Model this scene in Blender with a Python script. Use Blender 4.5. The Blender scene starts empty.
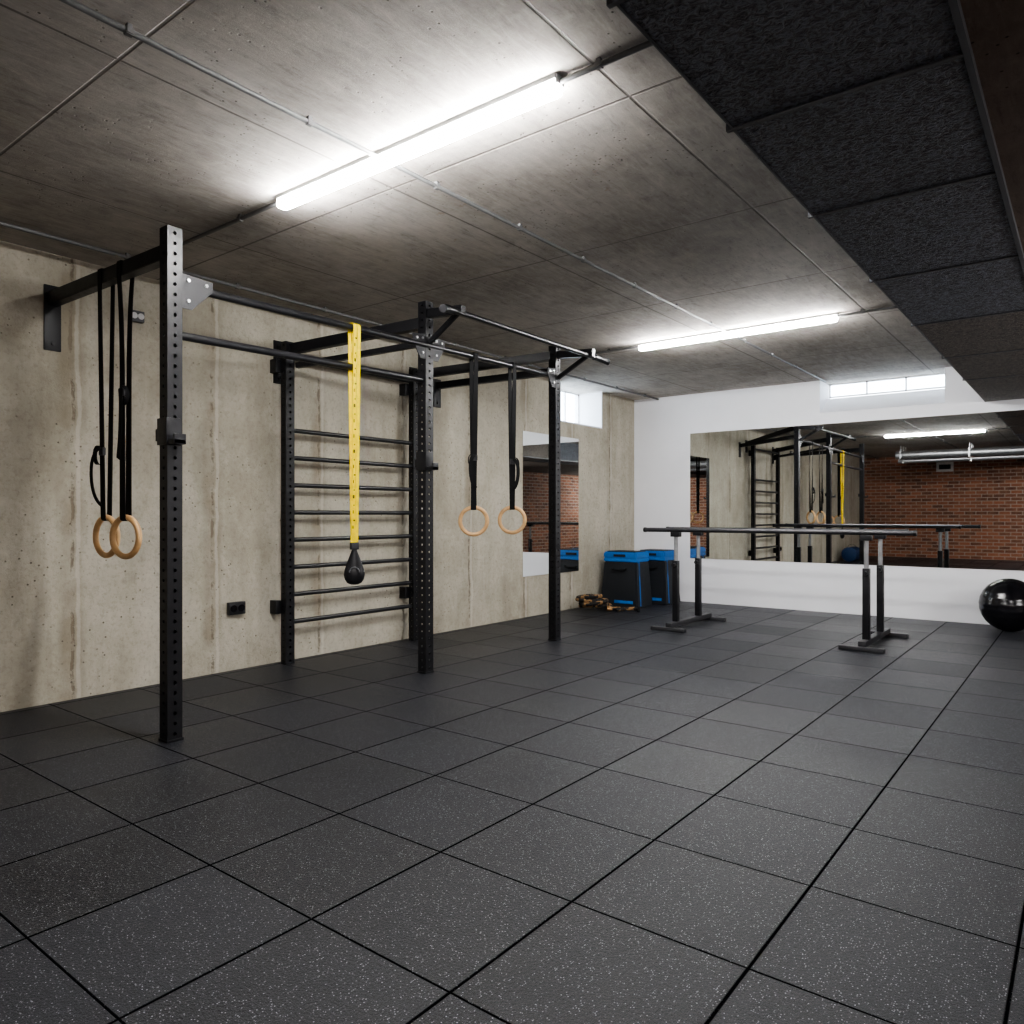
import bpy, bmesh, math, random
from mathutils import Vector, Matrix
random.seed(7)
scene = bpy.context.scene
COL = scene.collection
V = Vector

# ------------------------------------------------------------------ nodes
class NT:
    def __init__(s, name):
        s.m = bpy.data.materials.new(name); s.m.use_nodes = True
        s.t = s.m.node_tree; s.b = s.t.nodes['Principled BSDF']
        s.pos = s.t.nodes.new('ShaderNodeNewGeometry').outputs['Position']
        s.sep = None
    def n(s, typ, **kw):
        nd = s.t.nodes.new(typ)
        for k, v in kw.items(): setattr(nd, k, v)
        return nd
    def link(s, a, b): s.t.links.new(a, b)
    def inp(s, sock, v):
        if isinstance(v, bpy.types.NodeSocket): s.link(v, sock)
        else: sock.default_value = v
    def xyz(s):
        if s.sep is None:
            s.sep = s.n('ShaderNodeSeparateXYZ'); s.link(s.pos, s.sep.inputs[0])
        return s.sep.outputs
    def math(s, op, a, b=0.0, c=0.0):
        nd = s.n('ShaderNodeMath', operation=op)
        s.inp(nd.inputs[0], a); s.inp(nd.inputs[1], b); s.inp(nd.inputs[2], c)
        return nd.outputs[0]
    def scalevec(s, v, sc):
        nd = s.n('ShaderNodeVectorMath', operation='MULTIPLY')
        s.link(v, nd.inputs[0]); nd.inputs[1].default_value = sc
        return nd.outputs[0]
    def noise(s, scale, detail=4, rough=.55, vec=None, dist=0):
        nd = s.n('ShaderNodeTexNoise'); s.link(vec or s.pos, nd.inputs['Vector'])
        nd.inputs['Scale'].default_value = scale; nd.inputs['Detail'].default_value = detail
        nd.inputs['Roughness'].default_value = rough; nd.inputs['Distortion'].default_value = dist
        return nd.outputs['Fac']
    def mr(s, v, a, b, c=0.0, d=1.0):
        nd = s.n('ShaderNodeMapRange'); s.link(v, nd.inputs[0])
        for i, x in enumerate((a, b, c, d)): nd.inputs[i+1].default_value = x
        return nd.outputs[0]
    def mix(s, f, a, b, blend='MIX'):
        nd = s.n('ShaderNodeMix', data_type='RGBA', blend_type=blend)
        s.inp(nd.inputs[0], f)
        for sock, v in ((nd.inputs[6], a), (nd.inputs[7], b)):
            if isinstance(v, bpy.types.NodeSocket): s.link(v, sock)
            else: sock.default_value = (*v, 1) if len(v) == 3 else v
        return nd.outputs[2]
    def joint(s, c, sp, off, w):
        a = s.math('DIVIDE', s.math('SUBTRACT', c, off), sp)
        a = s.math('FRACT', s.math('ADD', a, .5))
        a = s.math('MULTIPLY', s.math('ABSOLUTE', s.math('SUBTRACT', a, .5)), sp)
        return s.mr(a, w*.6, w*1.3, 1, 0)
    def vor(s, scale):
        nd = s.n('ShaderNodeTexVoronoi'); s.link(s.pos, nd.inputs['Vector']); nd.inputs['Scale'].default_value = scale
        return nd
    def bump(s, h, strength=.3, dist=.01, prev=None):
        nd = s.n('ShaderNodeBump'); s.link(h, nd.inputs['Height'])
        nd.inputs['Strength'].default_value = strength; nd.inputs['Distance'].default_value = dist
        if prev: s.link(prev, nd.inputs['Normal'])
        return nd.outputs[0]
    def out(s, col=None, rough=None, normal=None, metal=None, spec=None):
        for k, v in (('Base Color', col), ('Roughness', rough), ('Metallic', metal), ('Specular IOR Level', spec)):
            if v is None: continue
            if isinstance(v, tuple) and len(v) == 3: v = (*v, 1)
            s.inp(s.b.inputs[k], v)
        if normal: s.link(normal, s.b.inputs['Normal'])
        return s.m

def simple(name, col, rough=.5, metal=0.0, var=.12, scale=25, bump=.0, bs=200, spec=None):
    k = NT(name)
    f = k.noise(scale, 4)
    c = k.mix(k.mr(f, .3, .7), tuple(x*(1-var) for x in col), tuple(min(1, x*(1+var)) for x in col))
    r = k.mr(f, .3, .7, max(0, rough-.06), min(1, rough+.06))
    nrm = k.bump(k.noise(bs, 2), bump, .002) if bump else None
    return k.out(c, r, nrm, metal, spec)

def concrete_wall():
    k = NT('concrete_wall'); x, y, z = k.xyz()
    big = k.noise(.9, 7, .65)
    mott = k.noise(5, 7, .72)
    streak = k.noise(1.0, 5, .6, k.scalevec(k.pos, (4, 4, .5)), .3)
    fine = k.noise(30, 6, .75)
    c = k.mix(k.mr(big, .34, .66), (.365, .335, .265), (.50, .468, .385))
    c = k.mix(k.mr(mott, .50, .68, 0, .45), c, (.60, .57, .485))
    c = k.mix(k.mr(mott, .46, .32, 0, .4), c, (.28, .25, .19))
    c = k.mix(k.mr(streak, .50, .70, 0, .35), c, (.60, .57, .49))
    c = k.mix(k.mr(streak, .45, .28, 0, .45), c, (.27, .24, .18))
    c = k.mix(k.mr(fine, .36, .50, .35, 0), c, (.22, .19, .145))
    wob = k.math('MULTIPLY', k.math('SUBTRACT', k.noise(3, 5, .7), .5), .07)
    yy = k.math('ADD', y, wob)
    rag = k.mr(k.noise(7, 5, .75), .46, .56)
    j1 = k.math('MULTIPLY', k.joint(yy, .9, 1.907, .010), rag)
    c = k.mix(k.math('MULTIPLY', j1, .75), c, (.16, .13, .095))
    st = k.joint(yy, .9, 1.907, .07)
    c = k.mix(k.math('MULTIPLY', st, k.mr(k.noise(2.2, 5), .42, .6, 0, .55)), c, (.24, .20, .14))
    j2 = k.joint(yy, .9, 1.907+.035, .012)
    c = k.mix(k.math('MULTIPLY', j2, .35), c, (.68, .65, .58))
    v = k.vor(24)
    pore = k.math('MULTIPLY', k.mr(v.outputs['Distance'], .07, .17, 1, 0), k.mr(k.noise(3.2, 5), .48, .56))
    c = k.mix(k.math('MULTIPLY', pore, .85), c, (.12, .10, .075))
    h = k.math('SUBTRACT', k.math('ADD', k.math('MULTIPLY', fine, .7), k.math('MULTIPLY', mott, .6)), k.math('ADD', pore, j1))
    return k.out(c, k.mr(fine, .3, .7, .75, .95), k.bump(h, .55, .009), None, .25)

def concrete_ceiling(name, a, b, js=True):
    k = NT(name); x, y, z = k.xyz()
    big = k.noise(1.2, 7, .7)
    med = k.noise(6, 8, .78, None, .4)
    grain = k.noise(1.0, 8, .8, k.scalevec(k.pos, (30, 5, 1)), .5)
    c = k.mix(k.mr(big, .36, .64), a, b)
    c = k.mix(k.mr(med, .50, .66, 0, .35), c, tuple(v*1.25 for v in b))
    c = k.mix(k.mr(med, .46, .32, 0, .4), c, tuple(v*.6 for v in a))
    c = k.mix(k.mr(grain, .5, .70, 0, .45), c, tuple(min(1, v*1.4) for v in b))
    c = k.mix(k.mr(grain, .46, .3, 0, .6), c, tuple(v*.45 for v in a))
    v = k.vor(30)
    pore = k.math('MULTIPLY', k.mr(v.outputs['Distance'], .07, .17, 1, 0), k.mr(k.noise(2.7, 5), .48, .56))
    c = k.mix(k.math('MULTIPLY', pore, .85), c, tuple(v_*.22 for v_ in a))
    c = k.mix(k.mr(k.noise(3.1, 5, .8), .66, .72, 0, .4), c, (.24, .15, .08))
    h = k.math('SUBTRACT', k.math('ADD', k.math('MULTIPLY', grain, .7), k.math('MULTIPLY', med, .5)), k.math('MULTIPLY', pore, .9))
    if js:
        jx = k.joint(x, 1.25, -1.33, .006); jy = k.joint(y, 1.25, 1.17, .006)
        j = k.math('MAXIMUM', jx, jy)
        c = k.mix(k.math('MULTIPLY', j, .65), c, tuple(v*.3 for v in a))
        h = k.math('SUBTRACT', h, k.math('MULTIPLY', j, 1.2))
    return k.out(c, .9, k.bump(h, .45, .006), None, .2)

TS, TX, TY = .51, -.655, 1.78
def rubber_floor():
    k = NT('rubber_floor'); x, y, z = k.xyz()
    j = k.math('MAXIMUM', k.joint(x, TS, TX, .0042), k.joint(y, TS, TY, .0032))
    fx = k.math('FLOOR', k.math('DIVIDE', k.math('SUBTRACT', x, TX), TS))
    fy = k.math('FLOOR', k.math('DIVIDE', k.math('SUBTRACT', y, TY), TS))
    cb = k.n('ShaderNodeCombineXYZ'); k.link(fx, cb.inputs[0]); k.link(fy, cb.inputs[1])
    wn = k.n('ShaderNodeTexWhiteNoise'); k.link(cb.outputs[0], wn.inputs['Vector'])
    r = wn.outputs['Value']
    c = k.mix(r, (.0065, .0070, .0095), (.0165, .0175, .0220))
    c = k.mix(k.mr(k.noise(2.2, 5, .6), .35, .7, 0, .3), c, (.015, .016, .020))
    grit = k.mr(k.noise(230, 3, .75), .48, .66)
    c = k.mix(k.math('MULTIPLY', grit, .65), c, (.055, .058, .070))
    v = k.vor(190)
    sp = k.n('ShaderNodeSeparateColor'); k.link(v.outputs['Color'], sp.inputs[0])
    fl = k.math('MULTIPLY', k.mr(v.outputs['Distance'], .25, .38, 1, 0), k.math('GREATER_THAN', sp.outputs[0], .73))
    c = k.mix(k.math('MULTIPLY', fl, k.mr(sp.outputs[1], 0, 1, .05, .95)), c, (.42, .43, .47))
    c = k.mix(k.math('MULTIPLY', j, .9), c, (.001, .001, .0015))
    g = k.noise(120, 3, .8)
    h = k.math('SUBTRACT', g, k.math('MULTIPLY', j, 4))
    rr = k.math('ADD', k.mr(r, 0, 1, .33, .45), k.mr(g, .3, .7, -.05, .08))
    rr = k.math('MAXIMUM', rr, k.math('MULTIPLY', j, .95))
    sc = k.mr(j, 0, 1, .28, 0)
    return k.out(c, rr, k.bump(h, .7, .005), None, sc)

def acoustic(name, lo, hi):
    k = NT(name)
    f = k.noise(52, 5, .55, None, 1.0)
    c = k.mix(k.mr(f, .40, .58), lo, hi)
    return k.out(c, .5, k.bump(f, 1.0, .03))

def brick():
    k = NT('brick_wall'); x, y, z = k.xyz()
    cb = k.n('ShaderNodeCombineXYZ'); k.link(k.math('ADD', x, y), cb.inputs[0]); k.link(z, cb.inputs[1])
    b = k.n('ShaderNodeTexBrick'); k.link(cb.outputs[0], b.inputs['Vector'])
    b.inputs['Scale'].default_value = 1; b.inputs['Brick Width'].default_value = .24
    b.inputs['Row Height'].default_value = .085; b.inputs['Mortar Size'].default_value = .010
    b.inputs['Color1'].default_value = (.34, .125, .066, 1); b.inputs['Color2'].default_value = (.12, .05, .034, 1)
    b.inputs['Mortar'].default_value = (.38, .31, .26, 1)
    c = k.mix(k.mr(k.noise(7, 5), .4, .7, 0, .5), b.outputs['Color'], (.34, .18, .11))
    return k.out(c, .85, k.bump(k.math('SUBTRACT', 1.0, b.outputs['Fac']), .6, .01))

def rope_mat():
    k = NT('braided_rope')
    f = k.noise(13, 2, .5)
    c = k.mix(k.mr(f, .50, .54), (.010, .009, .009), (.26, .15, .065))
    return k.out(c, .85, k.bump(k.noise(150, 3), .6, .005))

M = {}
M['wall'] = concrete_wall()
M['ceil'] = concrete_ceiling('concrete_ceiling', (.32, .295, .265), (.46, .43, .395))
M['ceil2'] = concrete_ceiling('concrete_brown', (.13, .10, .08), (.19, .15, .125), False)
M['floor'] = rubber_floor()
M['foam'] = acoustic('acoustic_foam', (.020, .022, .030), (.125, .138, .175))
M['foam2'] = acoustic('acoustic_brown', (.030, .024, .020), (.14, .115, .095))
M['brick'] = brick()
M['white'] = simple('white_paint', (.83, .835, .87), .6, var=.02, scale=3, bump=.15)
M['black'] = simple('black_powder_coat', (.012, .012, .014), .4, .0, bump=.15, spec=.3)
M['blackbar'] = simple('black_bar_steel', (.014, .014, .016), .34, .0, spec=.4)
M['steel'] = simple('zinc_steel', (.60, .60, .61), .35, .9)
M['msteel'] = simple('brushed_steel', (.28, .285, .295), .4, .5)
M['rail'] = simple('soffit_rail_steel', (.10, .103, .11), .5, .3)
M['dsteel'] = simple('dark_steel', (.045, .045, .05), .4, .4)
M['gsteel'] = simple('grey_steel', (.10, .103, .11), .45, .2)
M['gus'] = simple('gusset_steel', (.028, .028, .031), .5, .0, spec=.25)
M['conduit'] = simple('galvanised_conduit', (.14, .14, .14), .5, .3)
M['wood'] = simple('birch_wood', (.58, .36, .17), .42, var=.2, scale=14)
M['web'] = simple('black_webbing', (.009, .009, .010), .8, bump=.4, bs=400, spec=.2)
M['yellow'] = simple('yellow_webbing', (.86, .64, .0), .8, bump=.3, bs=400, spec=.1)
M['plastic'] = simple('black_plastic', (.012, .012, .014), .35, spec=.4)
M['blue'] = simple('blue_rubber', (.008, .13, .42), .5, spec=.3)
M['boxblack'] = simple('black_foam_vinyl', (.014, .016, .020), .55, spec=.3)
M['rubber'] = simple('ball_rubber', (.006, .006, .008), .2)
M['rope'] = rope_mat()
M['housing'] = simple('white_metal', (.7, .7, .7), .4)
M['whiteplastic'] = simple('white_plastic', (.75, .75, .76), .4)
M['bluebag'] = simple('blue_fabric', (.008, .035, .11), .7)
k = NT('mirror_glass'); M['mirror'] = k.out((.80, .82, .82), .012, None, 1.0)
k = NT('light_diffuser'); k.out((.9, .9, .9), .5)
k.b.inputs['Emission Color'].default_value = (1, .99, .975, 1); k.b.inputs['Emission Strength'].default_value = 250
M['glow'] = k.m
k = NT('window_glass')
g = k.n('ShaderNodeBsdfGlossy'); g.inputs['Roughness'].default_value = .05
tr = k.n('ShaderNodeBsdfTransparent'); tr.inputs[0].default_value = (.94, .97, 1, 1)
mx = k.n('ShaderNodeMixShader'); mx.inputs[0].default_value = .08
k.link(tr.outputs[0], mx.inputs[1]); k.link(g.outputs[0], mx.inputs[2])
k.link(mx.outputs[0], k.t.nodes['Material Output'].inputs[0]); M['glass'] = k.m

# ------------------------------------------------------------------ mesh helpers
def bx(bm, a, b, bev=0.0):
    r = bmesh.ops.create_cube(bm, size=1)
    vs = r['verts']
    a, b = V(a), V(b); c = (a+b)/2; s = b-a
    for v in vs: v.co = V((v.co.x*s.x, v.co.y*s.y, v.co.z*s.z)) + c
    if bev: bmesh.ops.bevel(bm, geom=list({e for v in vs for e in v.link_edges}), offset=bev, segments=2, affect='EDGES', profile=.6)

def obox(bm, p0, p1, w, h, up=(0, 0, 1), bev=.003):
    p0, p1 = V(p0), V(p1); d = (p1-p0); L = d.length; d.normalize()
    s = d.cross(V(up)).normalized(); u = s.cross(d).normalized()
    vs = bmesh.ops.create_cube(bm, size=1)['verts']; c = (p0+p1)/2
    for v in vs: v.co = c + d*(v.co.y*L) + s*(v.co.x*w) + u*(v.co.z*h)
    if bev: bmesh.ops.bevel(bm, geom=list({e for v in vs for e in v.link_edges}), offset=bev, segments=2, affect='EDGES')

def tube(bm, pts, r, seg=14, closed=False):
    pts = [V(p) for p in pts]; n = len(pts)
    rr = r if isinstance(r, (list, tuple)) else [r]*n
    def tan(i):
        if closed: return (pts[(i+1) % n]-pts[i-1]).normalized()
        return (pts[min(i+1, n-1)]-pts[max(i-1, 0)]).normalized()
    t = tan(0); ref = V((0, 0, 1)) if abs(t.z) < .9 else V((1, 0, 0))
    u = t.cross(ref).normalized(); rings = []
    for i in range(n):
        t = tan(i); u = (u - t*u.dot(t)).normalized(); w = t.cross(u)
        rings.append([bm.verts.new(pts[i]+(u*math.cos(a)+w*math.sin(a))*rr[i]) for a in [2*math.pi*q/seg for q in range(seg)]])
    for i in range(n if closed else n-1):
        A, B = rings[i], rings[(i+1) % n]
        for q in range(seg): bm.faces.new((A[q], A[(q+1) % seg], B[(q+1) % seg], B[q]))
    if not closed:
        bm.faces.new(list(reversed(rings[0]))); bm.faces.new(rings[-1])

def ribbon(bm, pts, wd, w, t=.003, closed=False):
    pts = [V(p) for p in pts]; n = len(pts)
    if not isinstance(wd, list): wd = [V(wd)]*n
    R = []
    for i in range(n):
        tg = ((pts[(i+1) % n]-pts[i-1]) if closed else (pts[min(i+1, n-1)]-pts[max(i-1, 0)])).normalized()
        s = (V(wd[i]) - tg*V(wd[i]).dot(tg)).normalized(); u = tg.cross(s)
        R.append([bm.verts.new(pts[i]+s*(w/2*a)+u*(t/2*b)) for a, b in ((-1, -1), (1, -1), (1, 1), (-1, 1))])
    for i in range(n if closed else n-1):
        A, B = R[i], R[(i+1) % n]
        for q in range(4): bm.faces.new((A[q], A[(q+1) % 4], B[(q+1) % 4], B[q]))
    if not closed:
        bm.faces.new(list(reversed(R[0]))); bm.faces.new(R[-1])

def holed_post(bm, cx, cy, w, d, z0, z1, pitch=.05, r=.0095):
    """hollow square tube whose four walls are punched with a row of holes"""
    n = max(1, round((z1-z0)/pitch)); p = (z1-z0)/n
    for (ax, ay, nx, ny, half, off) in ((1, 0, 0, -1, w/2, d/2), (-1, 0, 0, 1, w/2, d/2), (0, 1, 1, 0, d/2, w/2), (0, -1, -1, 0, d/2, w/2)):
        def P(s, z): return bm.verts.new((cx+ax*s+nx*off, cy+ay*s+ny*off, z))
        for i in range(n):
            za = z0+i*p; zc = za+p/2
            outer = [P(*q) for q in ((-half, za), (0, za), (half, za), (half, zc), (half, za+p), (0, za+p), (-half, za+p), (-half, zc))]
            inner = [P(r*math.cos(a), zc+r*math.sin(a)) for a in [math.radians(-135+45*q) for q in range(8)]]
            for q in range(8):
                bm.faces.new((outer[q], outer[(q+1) % 8], inner[(q+1) % 8], inner[q]))
            ins = [bm.verts.new(v.co - V((nx, ny, 0))*.006) for v in inner]
            for q in range(8):
                bm.faces.new((inner[q], inner[(q+1) % 8], ins[(q+1) % 8], ins[q]))
    bmesh.ops.remove_doubles(bm, verts=bm.verts, dist=1e-5)

def finish(bm, name, mats, parent=None, origin=None, smooth=True):
    bmesh.ops.recalc_face_normals(bm, faces=bm.faces)
    if smooth:
        for f in bm.faces: f.smooth = True
        for e in bm.edges:
            e.smooth = not (len(e.link_faces) == 2 and e.calc_face_angle(0) > math.radians(35))
    xs = [v.co for v in bm.verts]
    lo = V([min(c[i] for c in xs) for i in range(3)]); hi = V([max(c[i] for c in xs) for i in range(3)])
    o = V(origin) if origin is not None else (lo+hi)/2
    for v in bm.verts: v.co -= o
    me = bpy.data.meshes.new(name); bm.to_mesh(me); bm.free()
    for m in (mats if isinstance(mats, list) else [mats]): me.materials.append(m)
    ob = bpy.data.objects.new(name, me); COL.objects.link(ob); ob.location = o
    if parent: ob.parent = parent
    return ob

class Part:
    """collects geometry in world coordinates, parents it to a thing"""
    def __init__(s, name, mat, thing=None, label=None, smooth=True):
        s.a = (name, mat, thing, label, smooth)
    def __enter__(s): s.bm = bmesh.new(); return s.bm
    def __exit__(s, *e):
        if e[0]: return False
        name, mat, thing, label, smooth = s.a
        if thing:
            root = thing
            off = V((0, 0, 0))
            while root: off += root.location; root = root.parent
            for v in s.bm.verts: v.co -= off
        s.ob = finish(s.bm, name, mat, thing, None, smooth)
        if label: s.ob['label'] = label

def thing(name, label, category, loc, group=None):
    e = bpy.data.objects.new(name, None); e.empty_display_size = .1; e.location = loc
    COL.objects.link(e); e['label'] = label; e['category'] = category
    if group: e['group'] = group
    return e

def struct(name, mat, fn, label, smooth=False, parent=None):
    bm = bmesh.new(); fn(bm); ob = finish(bm, name, mat, parent, smooth=smooth)
    if not parent: ob['kind'] = 'structure'; ob['label'] = label
    return ob

# ------------------------------------------------------------------ room
WX, BY, RX, FY, H = -4.8, 8.85, 2.4, -4.0, 2.63
SX, SZ = -.83, 2.24
struct('floor', M['floor'], lambda b: bx(b, (WX-.4, FY-.2, -.1), (RX+.2, BY+.45, 0)), 'black speckled rubber gym floor tiles')
struct('ceiling', M['ceil'], lambda b: bx(b, (WX-.4, FY-.2, H), (RX+.2, BY+.45, H+.2)), 'raw board-marked concrete ceiling slab')
def f(b):
    bx(b, (WX-.4, FY-.2, 0), (WX, 7.09, H)); bx(b, (WX-.4, 8.02, 0), (WX, BY+.45, H)); bx(b, (WX-.4, 7.09, 0), (WX, 8.02, 2.17))
struct('wall_left', M['wall'], f, 'beige raw concrete wall')
def f(b):
    bx(b, (WX, BY, 0), (-2.43, BY+.45, H)); bx(b, (-1.19, BY, 0), (RX+.2, BY+.45, H)); bx(b, (-2.43, BY, 0), (-1.19, BY+.45, 2.26))
    vs = [b.verts.new(p) for p in ((-2.43, BY, 2.26), (-2.43, BY+.45, 2.26), (-2.43, BY+.45, 2.47), (-2.43, BY+.33, 2.46), (-1.19, BY, 2.26), (-1.19, BY+.45, 2.26), (-1.19, BY+.45, 2.47), (-1.19, BY+.33, 2.46))]
    for q in ((0, 1, 2, 3), (7, 6, 5, 4), (0, 3, 7, 4), (3, 2, 6, 7), (1, 5, 6, 2), (0, 4, 5, 1)): b.faces.new([vs[i] for i in q])
struct('wall_back', M['white'], f, 'smooth white painted wall')
struct('wall_right', M['brick'], lambda b: bx(b, (RX, FY, 0), (RX+.2, BY, H)), 'exposed red brick wall')
struct('wall_front', M['brick'], lambda b: bx(b, (WX, FY-.2, 0), (RX, FY, H)), 'exposed red brick wall')
def f(b):
    bx(b, (WX-.4, 7.09, 2.17), (WX+.004, 8.02, 2.185)); bx(b, (WX-.4, 8.005, 2.17), (WX+.004, 8.02, H)); bx(b, (WX-.4, 7.09, 2.17), (WX+.004, 7.105, H))
struct('trim_1', M['white'], f, 'white plastered window reveal')

def window(name, a, b, axis, panes, label):
    fr = bmesh.new(); t = .016
    a, b = V(a), V(b)
    if axis == 'x':
        y0, y1 = a.y, b.y
        bx(fr, (a.x, y0, a.z), (b.x, y1, a.z+t)); bx(fr, (a.x, y0, b.z-t), (b.x, y1, b.z))
        for i in range(panes+1):
            x = a.x+(b.x-a.x-t)*i/panes; bx(fr, (x, y0, a.z), (x+t, y1, b.z))
    else:
        bx(fr, (a.x, a.y, a.z), (b.x, b.y, a.z+t)); bx(fr, (a.x, a.y, b.z-t), (b.x, b.y, b.z))
        for i in range(panes+1):
            y = a.y+(b.y-a.y-t)*i/panes; bx(fr, (a.x, y, a.z), (b.x, y+t, b.z))
    ob = finish(fr, name, M['whiteplastic'], smooth=False); ob['kind'] = 'structure'; ob['label'] = label
    g = bmesh.new(); c = (a+b)/2
    if axis == 'x': bx(g, (a.x+.005, c.y-.003, a.z+.005), (b.x-.005, c.y+.003, b.z-.005))
    else: bx(g, (c.x-.003, a.y+.005, a.z+.005), (c.x+.003, b.y-.005, b.z-.005))
    for v in g.verts: v.co -= ob.location
    finish(g, 'window_pane', M['glass'], ob, smooth=False)
window('window_1', (-2.42, BY+.34, 2.47), (-1.20, BY+.37, H), 'x', 3, 'narrow three-pane basement window in a deep recess')
window('window_2', (WX-.36, 7.105, 2.185), (WX-.33, 8.005, H), 'y', 3, 'small basement window in a deep white recess')

seams = [-4.0, -2.3, -.9, 0.0, .72, 1.45, 2.14, 2.95, 3.95, 5.02, 6.2, 7.32, 8.85]
tn = 2
for i in range(len(seams)-1):
    a, b_ = seams[i], seams[i+1]
    mat = M['foam'] if b_ <= 5.03 else M['foam2']
    struct('trim_%d' % tn, mat, lambda b: bx(b, (SX, a+.006, SZ), (-.248, b_-.006, H), .004), 'black textured acoustic soffit panel' if b_ <= 5.03 else 'brown textured acoustic soffit panel')
    tn += 1
struct('trim_%d' % tn, M['ceil2'], lambda b: bx(b, (-.232, FY, SZ+.02), (RX, BY, H)), 'dark brown concrete soffit'); tn += 1
struct('trim_%d' % tn, M['rail'], lambda b: bx(b, (-.248, FY, SZ-.006), (-.232, BY, H)), 'dark steel soffit rail'); tn += 1
def f(b):
    for s in seams[1:-1]:
        bx(b, (SX-.022, s-.007, SZ-.005), (-.232, s+.007, SZ+.03))
    bx(b, (SX-.006, FY, SZ-.003), (SX, BY, SZ+.02))
struct('trim_%d' % tn, M['rail'], f, 'steel cross rails of the soffit'); tn += 1

# ------------------------------------------------------------------ lights
def batten(y, xa, xb, hz):
    t = thing('ceiling_light', 'long bright white LED batten on the concrete ceiling', 'light', ((xa+xb)/2, y, hz), 'LED battens on the ceiling')
    with Part('light_housing', M['housing'], t) as b: bx(b, (xa, y-.028, hz-.02), (xb, y+.028, hz), .004)
    with Part('light_diffuser', M['glow'], t) as b:
        bx(b, (xa+.003, y-.029, hz-.062), (xb-.003, y+.029, hz-.02), .018)
    for x in (xa, xb):
        with Part('end_cap', M['housing'], t) as b: bx(b, (x-.005, y-.024, hz-.034), (x+.005, y+.024, hz-.001), .004)
batten(2.155, -3.08, -1.46, H); batten(5.975, -3.187, -1.51, H); batten(-1.66, .25, 1.85, SZ+.02)  # last batten is an added, unseen fill light under the soffit

def area(name, loc, target, sx, sy, power, col=(1, .985, .97)):
    l = bpy.data.lights.new(name, 'AREA'); l.shape = 'RECTANGLE'; l.size = sx; l.size_y = sy; l.energy = power; l.color = col
    o = bpy.data.objects.new(name, l); COL.objects.link(o); o.location = loc
    o.rotation_euler = (V(target)-V(loc)).to_track_quat('-Z', 'Y').to_euler()
area('fill_light', (1.9, -1.5, 1.6), (-4.8, 5.4, 1.4), 1.3, .9, 22)  # added fill from behind the camera, evens out the left wall; no real fixture
area('fill_light', (2.2, 5.2, 1.7), (-4.8, 8.0, 1.4), 1.6, .9, 85)  # second added fill, unseen, brightens the far end and white wall

# ------------------------------------------------------------------ conduits
def conduit(pts, r, clips, label, drop=.0):
    t = thing('conduit', label, 'pipe', pts[0])
    with Part('pipe', M['conduit'], t) as b: tube(b, pts, r, 12)
    p0, p1 = V(pts[0]), V(pts[-1]); L = (p1-p0).length; d = (p1-p0).normalized()
    for i in range(clips):
        c = p0 + d*(L*(i+.5)/clips)
        with Part('pipe_clip', M['conduit'], t) as b:
            obox(b, c-d*.014, c+d*.014, r*2.4, r*2.3)
            bx(b, (c.x-.008, c.y-.008, c.z), (c.x+.008, c.y+.008, H))
    return t
Z = H-.022
conduit([(-2.37, FY, Z), (-2.37, 2.128, Z)], .010, 9, 'thin galvanised conduit clipped to the ceiling')
conduit([(-2.37, 2.182, Z), (-2.37, 5.948, Z)], .010, 6, 'thin galvanised conduit clipped to the ceiling')
conduit([(-2.37, 6.002, Z), (-2.37, BY, Z)], .010, 4, 'thin galvanised conduit clipped to the ceiling')
conduit([(-4.45, FY, Z), (-4.45, BY, Z)], .012, 18, 'galvanised conduit along the ceiling beside the concrete wall')
conduit([(-3.084, 2.155, Z), (-4.438, 2.155, Z)], .010, 2, 'short galvanised conduit feeding the ceiling light')
conduit([(-1.456, 2.155, Z), (SX-.006, 2.155, Z)], .010, 2, 'short galvanised conduit feeding the ceiling light')
conduit([(-3.191, 5.975, Z), (-4.438, 5.975, Z)], .010, 2, 'short galvanised conduit feeding the ceiling light')
conduit([(-1.506, 5.975, Z), (SX-.006, 5.975, Z)], .010, 2, 'short galvanised conduit feeding the ceiling light')
for y, z, r in ((-.6, 2.42, .085), (-.88, 2.31, .055), (-1.15, 2.47, .07)):
    t = thing('service_pipe', 'silver service pipe hung below the ceiling', 'pipe', (-3.4, y, z), 'silver service pipes')
    with Part('pipe', M['steel'], t) as b:
        tube(b, [(-3.4, y, z), (SX-.01, y, z)], r, 16)
    for x in (-3.3, -2.0, -1.0):
        with Part('pipe_hanger', M['steel'], t) as b:
            obox(b, (x-.015, y, z), (x+.015, y, z), r*2.2, r*2.2); bx(b, (x-.006, y-.006, z), (x+.006, y+.006, H))

# ------------------------------------------------------------------ mirrors
with Part('wall_mirror', M['mirror'], None, smooth=False) as b: bx(b, (-4.0, BY-.010, .555), (1.2, BY, 2.13))
o = bpy.data.objects['wall_mirror']; o['label'] = 'very wide frameless mirror on the white wall'; o['category'] = 'mirror'
with Part('wall_mirror', M['mirror'], None, smooth=False) as b: bx(b, (WX, 6.37, .44), (WX+.010, 7.47, 2.0))
o = bpy.data.objects['wall_mirror.001']; o['label'] = 'upright frameless mirror on the concrete wall'; o['category'] = 'mirror'

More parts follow.
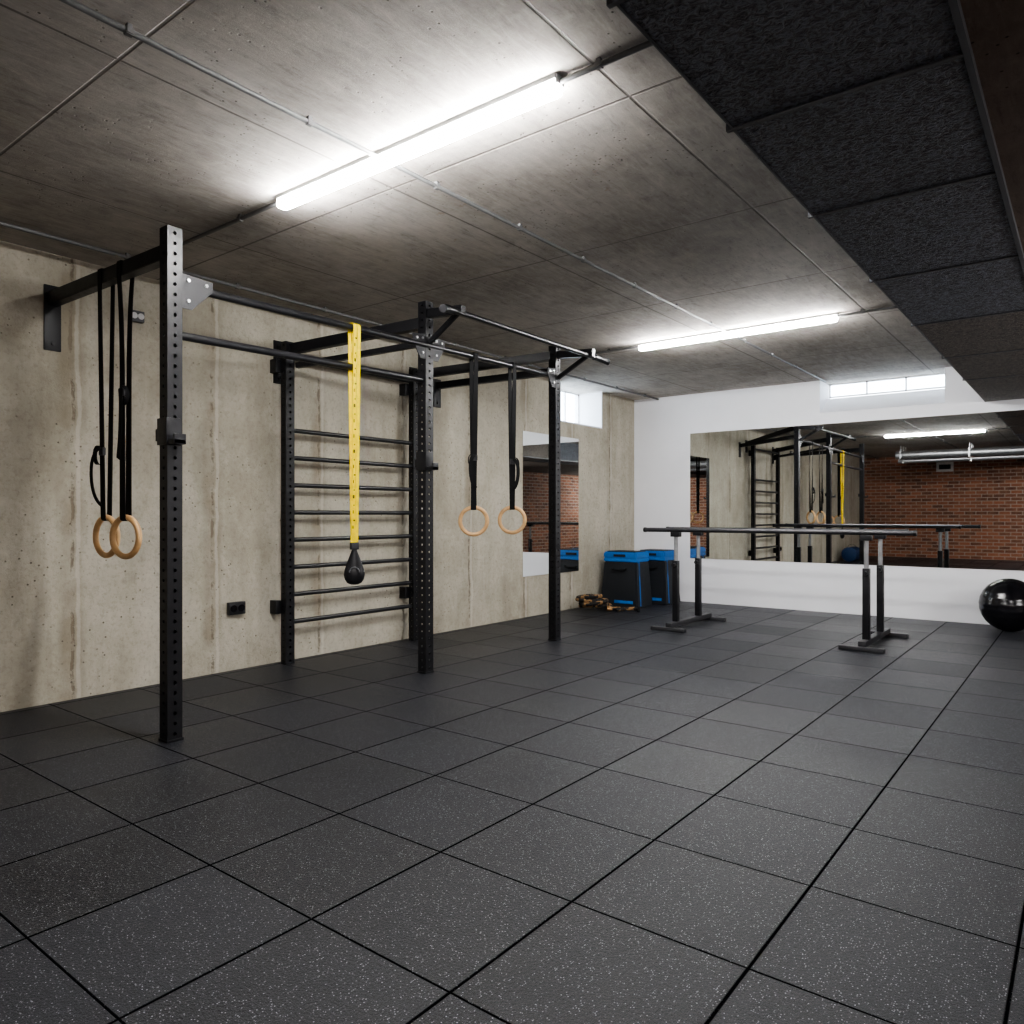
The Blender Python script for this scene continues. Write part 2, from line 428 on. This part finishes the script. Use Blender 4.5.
# ------------------------------------------------------------------ rig
P = [V((-3.55, 1.86, 0)), V((-3.67, 3.75, 0)), V((-3.72, 5.41, 0))]
PH = [2.50, 2.585, 2.585]; PW = .075
rig = thing('pull_up_rig', 'black steel wall-mounted pull-up rig with three perforated posts', 'gym rig', P[1])
for p, h in zip(P, PH):
    with Part('post', M['black'], rig) as b: holed_post(b, p.x, p.y, PW, PW, .012, h-.006)
    with Part('post_cap', M['plastic'], rig) as b: bx(b, (p.x-.038, p.y-.038, h-.006), (p.x+.038, p.y+.038, h), .002)
    with Part('foot_plate', M['black'], rig) as b: bx(b, (p.x-.042, p.y-.042, 0), (p.x+.042, p.y+.042, .012), .002)
def beam(p0, p1, w=.06, h=.075, mat='black'):
    with Part('cross_beam', M[mat], rig) as b: obox(b, p0, p1, w, h)
def plate(y, z0, z1, w=.09, x=WX):
    with Part('wall_bracket', M['black'], rig) as b:
        bx(b, (x, y-w/2, z0), (x+.012, y+w/2, z1), .002)
        for q in (z0+.04, z1-.04): tube(b, [(x+.01, y, q), (x+.022, y, q)], .011, 6)
beam((WX+.01, 1.80, 2.36), (P[0].x-.037, 1.86, 2.385)); plate(1.80, 2.06, 2.44)
beam((WX+.01, 3.34, 2.32), (P[1].x-.037, 3.74, 2.44)); plate(3.34, 2.08, 2.40)
beam((WX+.14, 3.40, 2.21), (P[1].x-.037, 3.74, 2.30), .04, .04)
beam((WX+.01, 4.74, 2.35), (P[2].x-.037, 5.40, 2.50)); plate(4.74, 2.2, 2.42)
beam((WX+.01, 5.05, 2.30), (P[2].x-.037, 5.40, 2.36), .05, .06); plate(5.05, 2.1, 2.36)
def zb(y): return 2.235+.085*(y-1.86)/3.55
def xb(y): return -3.565-.15*(y-1.86)/3.55
with Part('pull_up_bar', M['blackbar'], rig) as b: tube(b, [(xb(1.87), 1.87, zb(1.87)), (xb(5.40), 5.40, zb(5.40))], .021, 16)
with Part('pull_up_bar', M['blackbar'], rig) as b: tube(b, [(P[0].x, 1.89, 1.985), (P[1].x, 3.72, 2.04)], .021, 16)
XO = -3.34
with Part('pull_up_bar', M['blackbar'], rig) as b: tube(b, [(XO, 3.62, 2.46), (XO-.03, 5.56, 2.455)], .019, 16)
for y, sg_ in ((3.62, -1), (5.56, 1)):
    xx = XO-.03*(y > 4)
    with Part('bar_end_grip', M['plastic'], rig) as b: tube(b, [(xx, y-sg_*.06, 2.458), (xx, y+sg_*.02, 2.457), (xx+.05, y+sg_*.10, 2.43)], .027, 14)
for p in (P[1], P[2]):
    with Part('bar_arm', M['black'], rig) as b:
        obox(b, (p.x+.037, p.y, 2.50), (XO+.02, p.y, 2.475), .05, .06)
        obox(b, (p.x+.037, p.y, 2.30), (XO-.03, p.y, 2.46), .025, .035)
def gusset(p, zc, sy, mat='gus', s=.16):
    with Part('gusset_plate', M[mat], rig) as b:
        x = p.x+.030; y0 = p.y+sy*.038
        poly = [(y0, zc+.05), (y0+sy*s, zc+.04), (y0+sy*s, zc-.01), (y0+sy*.05, zc-.12), (y0, zc-.12)]
        A = [b.verts.new((x, q[0], q[1])) for q in poly]; B = [b.verts.new((x+.006, q[0], q[1])) for q in poly]
        b.faces.new(A); b.faces.new(list(reversed(B))); n = len(poly)
        for i in range(n): b.faces.new((A[i], A[(i+1) % n], B[(i+1) % n], B[i]))
    for q in ((.03, .02), (.03, -.08), (s-.035, .015)):
        with Part('bolt', M['steel'], rig) as b:
            c = V((x+.006, y0+sy*q[0], zc+q[1])); tube(b, [c, c+V((.008, 0, 0))], .009, 6)
gusset(P[0], 2.235, 1); gusset(P[1], 2.30, -1, 'gus', .12); gusset(P[1], 2.30, 1, 'gus', .12); gusset(P[2], 2.33, -1, 'gus', .12)
def jcup(p, z):
    with Part('bar_hook', M['plastic'], rig) as b:
        bx(b, (p.x-.045, p.y-.047, z-.06), (p.x+.045, p.y-.037, z+.07), .002)
        bx(b, (p.x+.037, p.y-.047, z-.06), (p.x+.046, p.y+.030, z+.07), .002)
        bx(b, (p.x+.046, p.y-.04, z-.06), (p.x+.105, p.y+.02, z-.035), .004)
        bx(b, (p.x+.095, p.y-.04, z-.06), (p.x+.105, p.y+.02, z-.01), .003)
        bx(b, (p.x-.065, p.y-.045, z-.04), (p.x-.045, p.y+.01, z+.02), .003)
jcup(P[0], 1.50); jcup(P[1], 1.47)

# ------------------------------------------------------------------ wall bars
wb = thing('wall_bars', 'black steel stall bars fixed to the concrete wall', 'wall bars', (WX+.1, 3.99, 0))
YA, YB, XW = 3.351, 4.66, WX+.10
for y, top in ((YA, 2.38), (YB, 2.38)):
    with Part('upright', M['black'], wb) as b: holed_post(b, XW, y, .06, .075, 0, top)
    for z in (.42, 2.2):
        with Part('wall_bracket', M['black'], wb) as b: bx(b, (WX, y-.085, z-.05), (WX+.075, y-.037, z+.05), .004)
for z in [2.27]+[.305+.2035*i for i in range(8)]:
    with Part('rung', M['blackbar'], wb) as b: tube(b, [(XW, YA+.03, z), (XW, YB-.03, z)], .0175, 14)

# ------------------------------------------------------------------ rings
def az(a): a = math.radians(a); return V((-math.sin(a), math.cos(a), 0))
def ring_set(c, ztop, naz, axis, bw, bh, zbuck, label, side=1, big=1.0, gap=1.0):
    """one gymnastic ring on a webbing strap looped over the beam"""
    t = thing('gymnastic_ring', label, 'gymnastic ring', (c[0], c[1], ztop), 'wooden rings hanging from the rig')
    n = az(naz); tg = V((n.y, -n.x, 0)); C = V(c); R = .102
    with Part('ring', M['wood'], t) as b:
        tube(b, [C+tg*(R*math.cos(a))+V((0, 0, R*math.sin(a))) for a in [2*math.pi*i/48 for i in range(48)]], .0155, 14, True)
    ax = V(axis); per = V((ax.y, -ax.x, 0))
    if per.dot(n) < 0: per = -per
    wtop = ax if ax.dot(tg) > 0 else -ax
    zr = C.z+R; pts = []; wd = []
    q = .0175
    N = 14
    def offs(f_): return (bw/2+.003)*(1-f_)**gap + q*(1-(1-f_)**gap)
    for i in range(N+1):
        f_ = i/N; z = (ztop-bh/2)*(1-f_) + (zr+.015)*f_
        pts.append(V((C.x, C.y, z))+per.lerp(n, f_).normalized()*offs(f_)); wd.append(wtop.lerp(tg, f_).normalized())
    for a in (-30, -60, -90, -120, -150):
        r_ = math.radians(a); pts.append(V((C.x, C.y, zr))+n*(q*math.cos(r_))+V((0, 0, q*math.sin(r_)))); wd.append(tg)
    for i in range(N, -1, -1):
        f_ = i/N; z = (ztop-bh/2)*(1-f_) + (zr+.015)*f_
        pts.append(V((C.x, C.y, z))-per.lerp(n, f_).normalized()*offs(f_)); wd.append(wtop.lerp(tg, f_).normalized())
    top = V((C.x, C.y, ztop+bh/2+.003))
    pts += [top-per*(bw/2+.003), top-per*(bw/2-.004), top+per*(bw/2-.004), top+per*(bw/2+.003)]; wd += [wtop]*4
    with Part('strap', M['web'], t) as b: ribbon(b, pts, wd, .042, .004, True)
    fb = (ztop-zbuck)/(ztop-zr); pd = per.lerp(n, fb).normalized(); wv = wtop.lerp(tg, fb).normalized()
    B = V((C.x, C.y, zbuck))-pd*offs(fb)
    with Part('buckle', M['dsteel'], t) as b: obox(b, B-V((0, 0, .022)), B+V((0, 0, .022)), .048, .016, up=-pd, bev=.003)
    g_ = big
    with Part('strap_tail', M['web'], t) as b:
        L = []
        for i in range(15):
            a = i/14
            L.append(B-pd*(.011+.02*g_*math.sin(a*math.pi))-wv*side*(.035*g_*math.sin(a*math.pi*1.1))+V((0, 0, .02-.24*g_*a+.03*math.sin(a*6))))
        ribbon(b, L, wv, .028, .003)
    with Part('strap_loop', M['web'], t) as b:
        L2 = [B-pd*.010-wv*side*(.016+.032*g_*math.sin(a*math.pi))+V((0, 0, -.02+.05*math.cos(a*math.pi))) for a in [i/10 for i in range(11)]]
        ribbon(b, L2, pd, .022, .003)
ring_set((-4.18, 1.833, .985), 2.372, 6, (1, 0, 0), .062, .077, 1.44, 'wooden gymnastic ring on a black strap hung from the wall beam', 1, 1.25)
ring_set((-3.98, 1.842, .985), 2.376, 12, (1, 0, 0), .062, .077, 1.74, 'wooden gymnastic ring on a black strap hung from the wall beam', -1, 1.5, 6.0)
ring_set((xb(4.26), 4.26, 1.055), zb(4.26), 36, (0, 1, 0), .043, .043, 1.53, 'wooden gymnastic ring on a black strap hung from the pull-up bar')
ring_set((xb(4.76), 4.76, 1.06), zb(4.76), 38, (0, 1, 0), .043, .043, 1.53, 'wooden gymnastic ring on a black strap hung from the pull-up bar', -1)

# ------------------------------------------------------------------ yellow suspension strap
y0 = 3.065; x0 = xb(y0); z0 = zb(y0)
st = thing('suspension_trainer', 'yellow webbing suspension trainer with black foot cradle hung from the bar', 'suspension trainer', (x0, y0, z0))
TAP = .12
for k_, dy in ((0, -.0155), (1, .0155)):
    with Part('strap', M['yellow'], st) as b:
        pts = []
        for i in range(11):
            f_ = i/10; pts.append(V((x0+.026*(1-f_)+.003*f_, y0+dy*(1-f_*TAP), z0-(z0-.90)*f_)))
        low = list(pts)
        back = [V((2*x0-p.x, p.y, p.z)) for p in reversed(low)]
        arc = [V((x0-.026*math.cos(a), y0+dy, z0+.026*math.sin(a))) for a in [math.pi*i/8 for i in range(1, 8)]]
        ribbon(b, low+back+arc, (0, 1, 0), .025, .003, True)
for i in range(26):
    z = 2.19-.047*i; f_ = (z0-z)/(z0-.9); s = 1-TAP*f_
    xx = x0+.026*(1-f_)+.003*f_
    with Part('strap_mark', M['plastic'], st) as b:
        ww = .006 if i % 3 else .012
        o_ = -.006 if i % 2 else .0
        bx(b, (xx+.0012, y0-.0155*s+o_, z), (xx+.0028, y0-.0155*s+o_+ww, z+(.020 if i % 2 else .009)))
with Part('buckle', M['dsteel'], st) as b: bx(b, (x0-.012, y0-.028, .885), (x0+.012, y0+.028, .93), .004)
n = az(50); tg = V((n.y, -n.x, 0))
with Part('foot_cradle', M['plastic'], st) as b:
    prof = [(.012, .895), (.020, .87), (.032, .84), (.047, .80), (.060, .76), (.065, .73), (.058, .70), (.044, .678), (.022, .668), (.002, .666)]
    rr = []
    for r_, z in prof:
        rr.append([b.verts.new(V((x0, y0, z))+tg*(r_*math.cos(a))+n*(r_*.5*math.sin(a))) for a in [2*math.pi*q/24 for q in range(24)]])
    for i in range(len(rr)-1):
        for q in range(24): b.faces.new((rr[i][q], rr[i][(q+1) % 24], rr[i+1][(q+1) % 24], rr[i+1][q]))
    b.faces.new(rr[0]); b.faces.new(list(reversed(rr[-1])))
with Part('cradle_seam', M['gsteel'], st) as b:
    L = [V((x0, y0, .745))-n*(.034)+tg*(.030*math.cos(a))+V((0, 0, .032*math.sin(a))) for a in [math.pi*i/12 for i in range(13)]]
    tube(b, L, .004, 8)

# ------------------------------------------------------------------ sockets
def socket(y, z, w, h, name, label, mat='plastic', x=WX):
    t = thing(name, label, 'socket', (x, y, z))
    with Part('socket_body', M[mat], t) as b: bx(b, (x, y-w/2, z-h/2), (x+.035, y+w/2, z+h/2), .006)
    with Part('socket_face', M['rubber'] if mat == 'plastic' else M['housing'], t) as b:
        for s in (-1, 1):
            tube(b, [(x+.035, y+s*w*.23, z), (x+.039, y+s*w*.23, z)], min(w, h)*.28, 18)
socket(2.98, .44, .13, .09, 'wall_socket', 'black double power socket on the concrete wall')
socket(2.28, 2.36, .09, .07, 'junction_box', 'small grey junction box high on the concrete wall', 'gsteel')

# ------------------------------------------------------------------ plyo boxes
def plyo(x0, x1, y0, y1, h, label):
    t = thing('plyometric_box', label, 'plyo box', ((x0+x1)/2, (y0+y1)/2, 0), 'soft plyometric boxes by the corner')
    def taper(b, z0, z1, e=0, ins=.045, bev=.012):
        k0 = ins*(z0/h); k1 = ins*(z1/h)
        vs = bmesh.ops.create_cube(b, size=1)['verts']
        for v in vs:
            kk = k0 if v.co.z < 0 else k1
            v.co = V((x0+kk-e if v.co.x < 0 else x1-kk+e, y0+kk-e if v.co.y < 0 else y1-kk+e, z0 if v.co.z < 0 else z1))
        bmesh.ops.bevel(b, geom=list({ed for v in vs for ed in v.link_edges}), offset=bev, segments=2, affect='EDGES')
    with Part('box_body', M['boxblack'], t) as b: taper(b, 0, h-.12)
    with Part('box_lid', M['blue'], t) as b:
        taper(b, h-.12, h-.075, .004, bev=.008); taper(b, h-.078, h-.004, .010, bev=.014)
    with Part('lid_slot', M['boxblack'], t) as b:
        xm = (x0+x1)/2; bx(b, (xm-.08, y0+.026, h-.06), (xm+.08, y0+.06, h-.03), .004)
    with Part('lid_pad', M['boxblack'], t) as b: taper(b, h-.012, h+.006, -.02, bev=.003)
    with Part('corner_strip', M['blue'], t) as b:
        obox(b, (x1-.006, y0+.09, .02), (x1-.042, y0+.11, h-.12), .02, .010, up=(1, 0, 0), bev=.002)
    with Part('side_emblem', M['blue'], t) as b: bx(b, (x0+.20, y0-.002, .05), (x1-.06, y0+.02, .085), .002)
    with Part('carry_handle', M['web'], t) as b:
        tube(b, [(xm-.09, y0+.04, h-.20), (xm-.08, y0+.005, h-.21), (xm, y0-.005, h-.22), (xm+.08, y0+.005, h-.21), (xm+.09, y0+.04, h-.20)], .012, 8)
plyo(-4.70, -4.19, 7.80, 8.20, .66, 'black soft plyometric box with blue lid by the wall')
plyo(-4.52, -4.07, 8.30, 8.72, .66, 'black soft plyometric box with blue lid against the corner')

# loosely piled rope
def rope_path():
    L = []
    NT_ = 300
    for i in range(NT_):
        f_ = i/(NT_-1); a = f_*2*math.pi*4.0
        r = .155+.02*math.sin(a*.5+1)-.03*f_
        L.append(V((-4.52+.02*math.sin(a*.21)+r*1.0*math.cos(a), 7.34+.04*math.cos(a*.17)+r*1.2*math.sin(a), .032+.135*f_+.008*(1+math.sin(a*1.6)))))
    L.reverse()
    e = L[-1]; e.z = .03
    for i in range(1, 36):
        f_ = i/35; L.append(e.lerp(V((-4.02, 7.60, .029)), f_)+V((.05*math.sin(f_*9)*(1-f_), .06*math.sin(f_*11), 0)))
    return L
rp = thing('battle_rope', 'coiled brown and black battle rope on the floor', 'rope', (-4.52, 7.34, 0))
RL = rope_path()
with Part('rope_coil', M['rope'], rp) as b: tube(b, RL[:-5], [.022+.003*math.sin(i*2.1) for i in range(len(RL)-5)], 10)
with Part('rope_grip', M['web'], rp) as b: tube(b, RL[-6:], .026, 10)

# ------------------------------------------------------------------ parallel bars
pb = thing('parallel_bars', 'black steel parallel bars on two low stands', 'parallel bars', (-2.3, 6.9, 0))
RY = (6.66, 7.18); ZR = .955
for y, xa, xb_ in ((RY[0], -3.49, -1.10), (RY[1], -3.50, -1.25)):
    with Part('rail', M['dsteel'], pb) as b: tube(b, [(xa, y, ZR), (xb_, y, ZR)], .021, 18)
    for x in (xa, xb_):
        with Part('end_cap', M['plastic'], pb) as b: tube(b, [(x-.012, y, ZR), (x+.012, y, ZR)], .024, 16)
for x in (-3.16, -1.46):
    with Part('foot', M['dsteel'], pb) as b: bx(b, (x-.03, 6.50, .03), (x+.03, 7.45, .075), .006)
    for y in (6.46, 7.42):
        with Part('cross_foot', M['dsteel'], pb) as b: bx(b, (x-.17, y, 0), (x+.17, y+.07, .035), .006)
    for y in RY:
        with Part('upright', M['black'], pb) as b: bx(b, (x-.027, y-.027, .07), (x+.027, y+.027, .66), .006)
        with Part('inner_tube', M['msteel'], pb) as b: tube(b, [(x, y, .60), (x, y, .90)], .019, 14)
        with Part('adjusting_knob', M['plastic'], pb) as b: tube(b, [(x, y-.026, .62), (x, y-.065, .62)], .018, 12)
        with Part('rail_clamp', M['black'], pb) as b: bx(b, (x-.045, y-.032, .89), (x+.045, y+.032, .937), .006)

# ------------------------------------------------------------------ exercise ball
BXc, BYc, BR = -.60, 8.45, .25
bl = thing('exercise_ball', 'glossy black exercise ball on the floor by the mirror wall', 'exercise ball', (BXc, BYc, 0))
with Part('ball_shell', M['rubber'], bl) as b:
    R = BR; rows = 64; cols = 64; rr = []
    for i in range(1, rows):
        th = math.pi*i/rows; g = 1+.005*math.sin(th*26)*(abs(math.cos(th)) < .85)
        rr.append([b.verts.new((BXc+R*g*math.sin(th)*math.cos(a), BYc+R*g*math.sin(th)*math.sin(a), R+R*math.cos(th))) for a in [2*math.pi*q/cols for q in range(cols)]])
    t_ = b.verts.new((BXc, BYc, 2*R)); bo = b.verts.new((BXc, BYc, 0))
    for i in range(len(rr)-1):
        for q in range(cols): b.faces.new((rr[i][q], rr[i][(q+1) % cols], rr[i+1][(q+1) % cols], rr[i+1][q]))
    for q in range(cols): b.faces.new((t_, rr[0][q], rr[0][(q+1) % cols])); b.faces.new((bo, rr[-1][(q+1) % cols], rr[-1][q]))
with Part('valve_plug', M['dsteel'], bl) as b:
    d = V((-.55, -.75, .25)).normalized(); c = V((BXc, BYc, R)); tube(b, [c+d*(R-.004), c+d*(R+.004)], .012, 12)

# things only seen in the mirror
bg = thing('gym_bag', 'dark blue duffel bag on the floor by the concrete wall', 'bag', (-4.5, -1.4, 0))
with Part('bag_body', M['bluebag'], bg) as b: tube(b, [(-4.5, -1.72, .17), (-4.5, -1.69, .17), (-4.5, -1.1, .17), (-4.5, -1.07, .17)], [.12, .17, .17, .12], 20)
with Part('carry_handle', M['web'], bg) as b:
    ribbon(b, [V((-4.5+.10*math.cos(a), -1.4, .30+.10*math.sin(a))) for a in [math.pi*i/10 for i in range(11)]], (0, 1, 0), .03, .004)
sg = thing('wall_sign', 'small white notice on the brick wall', 'sign', (-2.9, FY, 2.2))
with Part('sign_panel', M['whiteplastic'], sg) as b: bx(b, (-3.1, FY, 2.2), (-2.72, FY+.02, 2.44), .004)
with Part('sign_mark', M['plastic'], sg) as b: bx(b, (-3.04, FY+.02, 2.26), (-2.78, FY+.023, 2.38), .001)

# ------------------------------------------------------------------ world, camera
w = bpy.data.worlds.new('World'); scene.world = w; w.use_nodes = True
w.node_tree.nodes['Background'].inputs[0].default_value = (.84, .93, 1, 1)
w.node_tree.nodes['Background'].inputs[1].default_value = 16.0
try:
    scene.view_settings.look = 'AgX - Medium High Contrast'
except Exception as e:
    print('look', e)
cd = bpy.data.cameras.new('Camera'); cam = bpy.data.objects.new('Camera', cd); COL.objects.link(cam)
cam.location = (0, 0, 1.1); cam.rotation_euler = (math.radians(90), 0, math.radians(37.78))
cd.sensor_width = 36; cd.lens = 26.22; cd.shift_y = 3/1024; cd.clip_start = .02
scene.camera = cam
